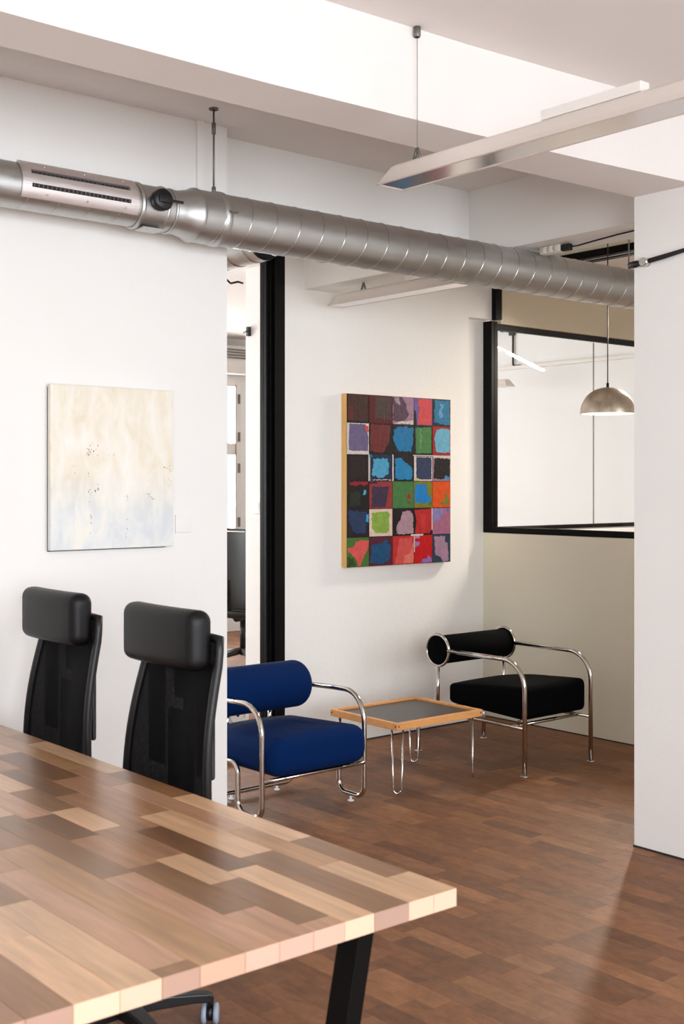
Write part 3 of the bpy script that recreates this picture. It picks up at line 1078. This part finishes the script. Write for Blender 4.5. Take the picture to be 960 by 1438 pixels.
# ---------------------------------------------------------------- paintings
def jag(poly, amp, step=0.06):
    out = []
    for i in range(len(poly)):
        a, b = Vector((*poly[i], 0)), Vector((*poly[(i + 1) % len(poly)], 0))
        m = max(1, int((b - a).length / step))
        nrm = Vector((-(b - a).y, (b - a).x, 0)).normalized()
        for k in range(m):
            p = a + (b - a) * k / m
            if k:
                p = p + nrm * random.uniform(-amp, amp)
            out.append((min(1, max(0, p.x)), min(1, max(0, p.y))))
    return out


paint_cache = {}


def paint(rgb):
    if rgb not in paint_cache:
        paint_cache[rgb] = plain('paint', tuple(v * 0.9 for v in rgb), 0.55, bump=0.25, bscale=55, var=0.12, vscale=30, spec=0.22)
    return paint_cache[rgb]


K, MA, PU, WH = (26, 20, 20), (66, 26, 28), (92, 66, 84), (228, 214, 208)
BLU, SKY, LSK, GRN, RED, COR = (22, 122, 176), (80, 166, 204), (112, 184, 212), (66, 122, 62), (176, 26, 34), (222, 76, 80)
LAV, NAV, ORG, LIM, CRM, ROS = (112, 98, 136), (36, 44, 74), (228, 84, 14), (140, 174, 70), (232, 206, 186), (170, 128, 150)
OLV, DNV = (134, 124, 34), (28, 44, 72)
full = [(0, 0), (1, 0), (1, 1), (0, 1)]
cells_p = [  # rows top to bottom; each cell: base, [(colour, polygon (x right, y up), jaggedness)]
    [(K, [((70, 40, 36), [(.05, .04), (.95, .05), (.96, .98), (.03, .99)], .02), ((96, 36, 26), [(.02, .1), (.3, .12), (.28, .6), (.03, .62)], .05)]),
     ((96, 22, 26), [((78, 60, 58), [(.22, .2), (.93, .14), (.95, .97), (.26, .97)], .02)]),
     (ROS, [(PU, [(.02, .12), (.55, .13), (.76, .35), (.6, .8), (.45, .99), (.02, .99)], .04), (WH, [(.05, .02), (.98, .02), (.98, .16), (.3, .08)], .03), ((176, 150, 164), [(.1, .75), (.35, .7), (.3, .95), (.12, .95)], .06)]),
     ((112, 96, 160), [(COR, [(.2, .02), (.97, .02), (.98, .98), (.2, .98), (.26, .6)], .03), (K, [(.0, .0), (.14, .0), (.10, .5), (.0, .55)], .01)]),
     (K, [((36, 122, 166), [(.08, .12), (.5, .06), (.96, .03), (.98, .97), (.1, .96)], .03), ((92, 164, 196), [(.35, .3), (.5, .3), (.6, .85), (.45, .85)], .08)])],
    [(WH, [(LAV, [(.08, .1), (.5, .08), (.97, .1), (.98, .55), (.85, .97), (.1, .97)], .015), (COR, [(.8, .8), (.98, .7), (.98, .9), (.82, .92)], .02)]),
     (K, [((112, 42, 42), [(.02, .08), (.6, .04), (.85, .4), (.92, .98), (.05, .98)], .02)]),
     (K, [(BLU, [(.25, .12), (.85, .08), (.92, .3), (.98, .9), (.6, .97), (.3, .92), (.05, .85), (.02, .5)], .04)]),
     (K, [((76, 132, 72), [(.1, .05), (.95, .06), (.96, .97), (.08, .93)], .015), ((110, 158, 104), [(.3, .2), (.4, .2), (.42, .9), (.3, .9)], .05)]),
     (RED, [(LSK, [(.2, .12), (.55, .08), (.98, .1), (.98, .9), (.5, .93), (.2, .9), (.1, .5)], .03)])],
    [(K, [((40, 24, 26), [(.1, .1), (.9, .1), (.9, .9), (.1, .9)], .05)]),
     (DNV, [(SKY, [(.12, .2), (.5, .12), (.82, .25), (.85, .6), (.78, .86), (.15, .84)], .04), (WH, [(.0, .0), (.025, .0), (.03, .9), (.0, .9)], .004), (BLU, [(.0, .88), (.14, .9), (.1, .99), (.0, .99)], .01), (WH, [(.05, .02), (.95, .02), (.9, .05), (.1, .04)], .02)]),
     (K, [((28, 134, 190), [(.12, .08), (.9, .06), (.94, .5), (.6, .7), (.45, .86), (.12, .88)], .04), (WH, [(.0, .02), (.035, .02), (.03, .98), (.0, .98)], .005)]),
     (WH, [((50, 58, 92), [(.12, .05), (.96, .06), (.95, .93), (.12, .92)], .015), ((196, 210, 140), [(.04, .0), (.3, .0), (.22, .1), (.1, .12)], .03), (K, [(.08, .95), (.98, .95), (.97, .99), (.08, .99)], .004)]),
     (ROS, [(K, [(.05, .1), (.5, .06), (.98, .12), (.98, .88), (.5, .92), (.1, .9)], .02), (WH, [(.05, .9), (.4, .92), (.98, .88), (.98, .99), (.02, .99)], .03), ((58, 138, 200), [(.6, .06), (.98, .06), (.98, .18), (.7, .22)], .03)])],
    [(K, [((154, 28, 44), [(.15, .86), (.98, .86), (.98, .98), (.1, .98)], .04), (SKY, [(.72, .5), (.85, .52), (.88, .66), (.78, .7)], .015), ((36, 44, 34), [(.1, .1), (.6, .1), (.6, .6), (.1, .6)], .05)]),
     ((154, 52, 54), [((62, 46, 72), [(.1, .05), (.7, .05), (.78, .4), (.85, .8), (.12, .82)], .03), ((40, 36, 60), [(.0, .9), (.35, .92), (.3, .99), (.0, .99)], .02)]),
     ((70, 124, 66), [(RED, [(.7, .34), (.84, .34), (.84, .54), (.7, .52)], .02), ((130, 60, 40), [(.7, .18), (.85, .18), (.85, .24), (.7, .24)], .015)]),
     (OLV, [((16, 128, 200), [(.04, .2), (.7, .16), (.96, .32), (.72, .55), (.68, .9), (.05, .9)], .02), ((86, 122, 60), [(.75, .08), (.98, .1), (.98, .25), (.8, .2)], .02)]),
     (ORG, [((118, 124, 46), [(.4, .12), (.92, .1), (.94, .26), (.8, .55), (.7, .5), (.66, .22), (.42, .2)], .02)])],
    [((30, 22, 32), [((38, 58, 94), [(.3, .15), (.85, .15), (.92, .9), (.05, .97), (.08, .6)], .04), ((60, 156, 208), [(.86, .55), (.99, .5), (.99, .82), (.88, .8)], .02)]),
     (CRM, [(LIM, [(.1, .3), (.25, .13), (.7, .1), (.86, .2), (.88, .82), (.75, .92), (.1, .85)], .025)]),
     (K, [((178, 142, 156), [(.18, .06), (.98, .05), (.97, .7), (.85, .92), (.45, .9), (.38, .6), (.2, .4)], .03)]),
     (K, [((192, 36, 40), [(.05, .04), (.85, .05), (.97, .2), (.97, .97), (.02, .95), (.14, .5)], .02), ((206, 50, 50), [(.3, .3), (.6, .3), (.6, .8), (.3, .8)], .06)]),
     ((172, 104, 134), [((140, 130, 188), [(.02, .45), (.4, .55), (.6, .9), (.6, .98), (.02, .98)], .03), ((44, 120, 190), [(.8, .86), (.92, .86), (.92, .97), (.8, .97)], .02)])],
    [((72, 112, 48), [((222, 88, 84), [(.2, .45), (.45, .2), (.52, .02), (.62, .02), (.7, .25), (.98, .65), (.98, .9), (.4, .88), (.3, .7), (.02, .62), (.04, .55)], .03), ((52, 70, 30), [(.02, .02), (.4, .02), (.3, .3), (.02, .35)], .04)]),
     ((86, 28, 48), [((20, 76, 118), [(.02, .1), (.6, .04), (.85, .2), (.95, .6), (.7, .95), (.6, .8), (.1, .72)], .04)]),
     ((196, 44, 40), [((214, 84, 78), [(.1, .02), (.7, .02), (.95, .3), (.92, .95), (.3, .9), (.2, .4)], .03), ((232, 118, 104), [(.5, .02), (.98, .02), (.98, .85), (.85, .4), (.55, .3)], .03)]),
     ((200, 12, 22), [((152, 128, 196), [(.04, .55), (.28, .65), (.3, .78), (.04, .8)], .03), ((140, 112, 190), [(.4, .02), (.98, .02), (.9, .2), (.8, .3), (.7, .14), (.45, .14)], .03), ((180, 140, 190), [(.05, .88), (.3, .9), (.3, .98), (.05, .98)], .02)]),
     ((38, 62, 84), [((170, 132, 156), [(.08, .93), (.7, .95), (.68, .75), (.86, .68), (.9, .05), (.55, .02), (.45, .18), (.15, .28)], .025)])],
]
cp = tag(empty('colourful_painting', (5.05, 5.485, 1.572)), 'unframed canvas of thirty bright painted squares hanging on the wall behind the coffee table', 'painting')
X0, X1, ZB, ZT, YF = 4.617, 5.484, 1.055, 2.089, 5.462
child(box_obj('stretcher', X0, X1, YF + 0.002, 5.508, ZB, ZT, M['canvaswood']), cp)
child(box_obj('canvas', X0 + 0.0015, X1, YF, YF + 0.002, ZB, ZT, paint((22, 18, 20))), cp)
cols = [0, .203, .423, .63, .815, 1]
rows = [0, .166, .345, .503, .665, .828, 1]
for r in range(6):
    for c in range(5):
        base, patches = cells_p[r][c]
        x0, x1 = X0 + (X1 - X0) * cols[c], X0 + (X1 - X0) * cols[c + 1]
        z1, z0 = ZT - (ZT - ZB) * rows[r], ZT - (ZT - ZB) * rows[r + 1]
        gp = 0.002
        b = MB()
        mats = [paint(base)]
        b.box(x0 + gp, x1 - gp, YF - 0.0008, YF, z0 + gp, z1 - gp)
        for li, (colr, poly, jg) in enumerate(patches):
            mats.append(paint(colr))
            yq = YF - 0.0008 - 0.0005 * (li + 1)
            pts = jag(poly, jg)
            m = len(pts)
            vs = [(x0 + gp + (x1 - x0 - 2 * gp) * p[0], yq, z0 + gp + (z1 - z0 - 2 * gp) * p[1]) for p in pts]
            vs += [(x, YF - 0.0006, z) for (x, y, z) in vs]
            b.add(vs, [tuple(range(m))] + [(i, (i + 1) % m, m + (i + 1) % m, m + i) for i in range(m)], li + 1)
        child(b.build('painted_square', mats, recalc=False), cp)
for (u0, u1, v0, v1) in ((0.42, 0.428, .345, .503), (.62, 1.0, .345, .351), (.195, .203, .345, .503), (.805, .815, .665, .80), (.6, .72, .822, .832), (.628, .636, .83, .93), (0, .2, .34, .348)):
    lines = MB().box(X0 + (X1 - X0) * u0, X0 + (X1 - X0) * u1, YF - 0.0026, YF - 0.0002, ZT - (ZT - ZB) * v1, ZT - (ZT - ZB) * v0)
    child(lines.build('white_stroke', paint((222, 212, 202))), cp)

# pale canvas
def pale_mat():
    m, nt, b, L = new_mat('pale_abstract')
    tc = nt.nodes.new('ShaderNodeTexCoord')
    mp = nt.nodes.new('ShaderNodeMapping')
    mp.inputs['Scale'].default_value = (5, 1, 2.6)
    L.new(tc.outputs['Generated'], mp.inputs['Vector'])
    n1 = nt.nodes.new('ShaderNodeTexNoise')
    n1.inputs['Scale'].default_value = 1.6
    n1.inputs['Detail'].default_value = 7
    n1.inputs['Roughness'].default_value = 0.6
    n1.inputs['Distortion'].default_value = 0.4
    L.new(mp.outputs[0], n1.inputs['Vector'])
    sep = nt.nodes.new('ShaderNodeSeparateXYZ')
    L.new(tc.outputs['Generated'], sep.inputs[0])
    up = nt.nodes.new('ShaderNodeValToRGB')
    e = up.color_ramp.elements
    e[0].position, e[0].color = 0.33, (*lin((228, 216, 192)), 1)
    e[1].position, e[1].color = 0.68, (*lin((242, 237, 229)), 1)
    x = e.new(0.5)
    x.color = (*lin((236, 228, 212)), 1)
    L.new(n1.outputs['Fac'], up.inputs['Fac'])
    lo = nt.nodes.new('ShaderNodeValToRGB')
    e = lo.color_ramp.elements
    e[0].position, e[0].color = 0.36, (*lin((212, 216, 220)), 1)
    e[1].position, e[1].color = 0.66, (*lin((236, 233, 222)), 1)
    x = e.new(0.5)
    x.color = (*lin((225, 226, 224)), 1)
    L.new(n1.outputs['Fac'], lo.inputs['Fac'])
    mr = nt.nodes.new('ShaderNodeMapRange')
    mr.inputs['From Min'].default_value = 0.18
    mr.inputs['From Max'].default_value = 0.5
    L.new(sep.outputs['Z'], mr.inputs['Value'])
    mx = nt.nodes.new('ShaderNodeMix')
    mx.data_type = 'RGBA'
    L.new(mr.outputs[0], mx.inputs[0])
    L.new(lo.outputs[0], mx.inputs[6])
    L.new(up.outputs[0], mx.inputs[7])
    # pale bloom in the middle
    vs = nt.nodes.new('ShaderNodeVectorMath')
    vs.operation = 'DISTANCE'
    vs.inputs[1].default_value = (0.55, 0.5, 0.48)
    L.new(tc.outputs['Generated'], vs.inputs[0])
    m2 = nt.nodes.new('ShaderNodeMapRange')
    m2.inputs['From Min'].default_value, m2.inputs['From Max'].default_value = 0.42, 0.08
    m2.inputs['To Max'].default_value = 0.75
    L.new(vs.outputs['Value'], m2.inputs['Value'])
    mx2 = nt.nodes.new('ShaderNodeMix')
    mx2.data_type = 'RGBA'
    mx2.inputs[7].default_value = (*lin((248, 245, 238)), 1)
    L.new(m2.outputs[0], mx2.inputs[0])
    L.new(mx.outputs[2], mx2.inputs[6])
    L.new(mx2.outputs[2], b.inputs['Base Color'])
    b.inputs['Roughness'].default_value = 0.6
    return m


wp = tag(empty('pale_painting', (2.395, 4.28, 1.62)), 'unframed pale cream abstract canvas hanging on the white wall above the office chairs', 'painting')
PX0, PX1, PZB, PZT = 2.117, 2.673, 1.294, 1.936
b = MB()
b.hexa([(PX0, 4.262, PZB), (PX1, 4.272, PZB), (PX1, 4.299, PZB), (PX0, 4.288, PZB)], [(PX0, 4.262, PZT), (PX1, 4.272, PZT), (PX1, 4.299, PZT), (PX0, 4.288, PZT)])
child(b.build('canvas', pale_mat(), bevel=0.003), wp)
child(box_obj('backing', PX0 + 0.004, PX1 - 0.03, 4.286, 4.2995, PZB - 0.004, PZT - 0.01, M['slot']), wp)
spl = MB()
sr = random.Random(5)
def fleck(u, v, du, dv, mi):
    x, z = PX0 + (PX1 - PX0) * u, PZT - (PZT - PZB) * v
    yv = 4.262 + 0.010 * u - 0.0012
    m = 7
    pts = [(x + du * math.cos(2 * PI * k / m) * sr.uniform(.5, 1.2), yv, z + dv * math.sin(2 * PI * k / m) * sr.uniform(.5, 1.2)) for k in range(m)]
    pts += [(p[0], yv + 0.0016, p[2]) for p in pts]
    spl.add(pts, [tuple(range(m))] + [(i, (i + 1) % m, m + (i + 1) % m, m + i) for i in range(m)], mi)
for (cu, cv, su, sv, cnt, mi) in ((.32, .37, .05, .06, 16, 0), (.36, .63, .015, .03, 5, 1), (.30, .62, .012, .1, 8, 0), (.95, .50, .04, .02, 6, 1), (.97, .58, .02, .04, 4, 2), (.80, .68, .05, .02, 8, 2), (.46, .42, .04, .01, 3, 0), (.6, .69, .03, .02, 4, 2), (.18, .53, .01, .05, 4, 3), (.31, .85, .008, .1, 6, 2), (.6, .88, .006, .08, 4, 2)):
    for k in range(cnt):
        fleck(min(.985, cu + sr.uniform(-su, su)), cv + sr.uniform(-sv, sv), sr.uniform(.0006, .0026), sr.uniform(.001, .006), mi)
fl = child(spl.build('paint_flecks', [paint((178, 136, 104)), paint((132, 122, 112)), paint((176, 178, 176)), paint((214, 192, 146))], recalc=False), wp)
fl['kind'] = 'stuff'

# ---------------------------------------------------------------- small fittings
sk = tag(empty('wall_plate', (2.75, 4.295, 1.37)), 'white blank socket plate on the wall right of the pale canvas', 'socket')
child(rounded('plate', 2.735, 4.296, 1.385, 0.075, 0.008, 0.075, 0.003, M['wall']), sk)

# cable across the right wall
def onx(px, pyv, x):
    s, tt = (px - 480) / F_PX, (680 - pyv) / F_PX
    k = x / (FW[0] + s * FW[1])
    return Vector((x, (FW[1] - s * FW[0]) * k, 1.55 + tt * k))


cb = tag(empty('wall_cable', (4.27, 3.0, 2.5)), 'black cable clipped across the upper right wall', 'cable')
child(MB().tube([(4.40, 3.17, 2.488), (4.264, 3.168, 2.488), (4.258, 3.15, 2.487), (4.262, 3.09, 2.490), (4.264, 3.0, 2.500), (4.264, 2.90, 2.512), (4.264, 2.78, 2.523), (4.264, 2.4, 2.545), (4.264, 1.6, 2.57)],
                [0.006, 0.008, 0.012, 0.011, 0.0105, 0.009, 0.007, 0.0055, 0.005], 10).build('cord', M['blackplastic']), cb)
child(MB().tube([(4.276, 3.085, 2.489), (4.240, 3.085, 2.489)], 0.018, 14).build('clip', M['chrome']), cb)
child(MB().tube([(4.264, 2.76, 2.524), (4.264, 2.745, 2.525)], 0.010, 10).build('cable_tie', M['blackplastic']), cb)
child(MB().tube([(4.270, 3.17, 2.488), (4.262, 3.13, 2.488)], 0.015, 12).build('connector', M['blackplastic']), cb)

ps = tag(empty('power_strip', (4.70, 4.0, 2.73)), 'cream socket strip under the ceiling beam above the right end of the duct', 'socket')
child(rounded('strip_body', 4.705, 3.965, 2.728, 0.05, 0.13, 0.038, 0.006, M['whiteplastic']), ps)
for k in range(3):
    child(MB().lathe([(0, -0.001), (0.017, -0.001), (0.017, 0.002), (0, 0.002)], 16, (4.68, 3.925 + k * 0.04, 2.728), 'X').build('outlet', M['wall_cream']), ps)
pc = tag(empty('plug_cable', (4.70, 3.7, 2.73)), 'thin black cable with plug running along the beam from the socket strip', 'cable')
child(rounded('plug', 4.70, 3.87, 2.725, 0.032, 0.055, 0.034, 0.006, M['blackplastic']), pc)
child(MB().tube([(4.70, 3.85, 2.725), (4.70, 3.80, 2.724), (4.695, 3.7, 2.730), (4.69, 3.55, 2.738), (4.69, 3.4, 2.743), (4.69, 3.2, 2.744)], 0.0042, 8).build('cord', M['blackplastic']), pc)

# ---------------------------------------------------------------- office beyond the glass
sw = tag(empty('light_switch', (4.995, 6.88, 1.40)), 'white light switch on the white pier behind the glass', 'switch')
child(rounded('plate', 4.994, 6.88, 1.40, 0.012, 0.08, 0.12, 0.004, M['whiteplastic']), sw)
child(box_obj('rocker', 4.984, 4.989, 6.855, 6.905, 1.375, 1.425, M['whiteplastic']), sw)
tp = tag(empty('pipe_clip', (4.99, 6.98, 2.63)), 'small black cable fitting on the white pier behind the glass', 'fitting')
child(box_obj('clip', 4.975, 5.0, 6.965, 6.99, 2.60, 2.665, M['blackplastic']), tp)
child(MB().tube([(4.98, 7.025, 2.628), (4.975, 6.98, 2.632), (4.98, 6.945, 2.638)], 0.008, 8).build('cord', M['blackplastic']), tp)
tp2 = tag(empty('cable_stub', (5.0, 7.4, 3.0)), 'short curved black cable below the ceiling behind the glass', 'cable')
child(MB().tube(fillet([(3.86, 5.62, 2.705), (3.90, 5.63, 2.685), (3.95, 5.63, 2.700), (3.985, 5.63, 2.695)], 0.02, 4), 0.006, 8).build('cord', M['blackplastic']), tp2)
ac = tag(empty('air_conditioner', (7.1, 10.4, 2.85)), 'white air vent unit above the far window behind the glass', 'vent')
child(rounded('housing', 6.95, 10.42, 2.85, 1.0, 0.16, 0.30, 0.015, M['white']), ac)
for k in range(4):
    child(box_obj('louvre', 6.5, 7.38, 10.325, 10.345, 2.86 + k * 0.028, 2.873 + k * 0.028, M['grey']), ac)

tc = tag(empty('task_chair', (5.98, 8.45, 0), math.radians(20)), 'dark task chair seen behind the glass between wall and white pier', 'chair')


def tdef(x, y, z):
    return (x - 0.08 * (y / 0.26) ** 2 * 0.6 + 0.03 * (z - 0.8), y, z)


rounded('backrest', -0.20, 0, 0.84, 0.05, 0.52, 0.68, 0.024, M['leather'], tc, 4, tdef)
MB().tube([(-0.235, y, z) for (y, z) in ((-0.23, 0.55), (-0.235, 1.13), (-0.21, 1.155), (0.21, 1.155), (0.235, 1.13), (0.23, 0.55))], 0.005, 8).build('piping', M['white'], tc)
rounded('seat', 0.03, 0, 0.46, 0.48, 0.50, 0.08, 0.035, M['leather'], tc)
MB().tube([(-0.22, 0, 0.75), (-0.25, 0, 0.55), (-0.1, 0, 0.40), (0, 0, 0.40)], 0.02, 8).build('back_bar', M['blackplastic'], tc)
MB().tube([(0, 0, 0.09), (0, 0, 0.42)], 0.025, 12).build('gas_column', M['blackplastic'], tc)
for k in range(5):
    a = math.radians(72 * k + 15)
    MB().tube([(0, 0, 0.13), (0.32 * math.cos(a), 0.32 * math.sin(a), 0.075)], [0.028, 0.018], 8).build('base_arm', M['blackplastic'], tc)
    MB().tube([(0.32 * math.cos(a) - 0.02 * math.sin(a), 0.32 * math.sin(a) + 0.02 * math.cos(a), 0.028), (0.32 * math.cos(a) + 0.02 * math.sin(a), 0.32 * math.sin(a) - 0.02 * math.cos(a), 0.028)], 0.028, 12).build('caster', M['blackplastic'], tc)

# white device and cable tangle on the floor behind the blue armchair
wd = tag(empty('floor_fan', (4.28, 6.22, 0)), 'white round-edged floor device behind the blue armchair, past the glass', 'appliance')
child(rounded('housing', 4.24, 6.1, 0.14, 0.22, 0.08, 0.28, 0.03, M['whiteplastic']), wd)
ring = [(4.25 + 0.055 * math.cos(2 * PI * k / 24), 6.055, 0.14 + 0.055 * math.sin(2 * PI * k / 24)) for k in range(24)]
child(MB().tube(ring, 0.006, 8, True).build('rim', M['white']), wd)
child(box_obj('slot', 4.243, 4.257, 6.052, 6.062, 0.13, 0.165, M['slot']), wd)
ctg = tag(empty('cable_tangle', (3.95, 6.1, 0)), 'dark tangle of cables on the floor under the blue bolster, past the glass', 'cable')
for q in range(5):
    rr = random.Random(q)
    pts = [(3.70 + 0.4 * k / 14 + rr.uniform(-.03, .03), 6.15 + rr.uniform(-.08, .08), 0.02 + 0.2 * rr.random()) for k in range(15)]
    child(MB().tube(pts, 0.010, 6).build('cord', M['blackplastic']), ctg)

# far wall fittings seen through the side glazing
fc = tag(empty('far_conduit', (8.74, 7.8, 2.7)), 'thin dark conduit stepping down the bright wall seen through the glazing', 'cable')
k = 8.735
A = [onx(p[0], p[1], k) for p in ((684, 463.5), (704, 463.5), (715, 466), (720, 470), (720, 512), (722, 514.5), (742, 515.5))]
child(MB().tube(A, 0.009, 8).build('conduit', M['black']), fc)
for p in ((692, 463.5), (707, 464), (719, 469), (727, 514.5), (739, 515)):
    q = onx(p[0], p[1], k)
    child(box_obj('clip', k - 0.018, k + 0.015, q.y - 0.03, q.y + 0.03, q.z - 0.014, q.z + 0.014, M['blackplastic']), fc)
q = onx(709, 536, 8.2)
lamp((8.2, q.y + 0.55, q.z - 0.045), 0.62, 'small pale lamp seen through the glazing at the left edge of its pane', (-0.44,), None)
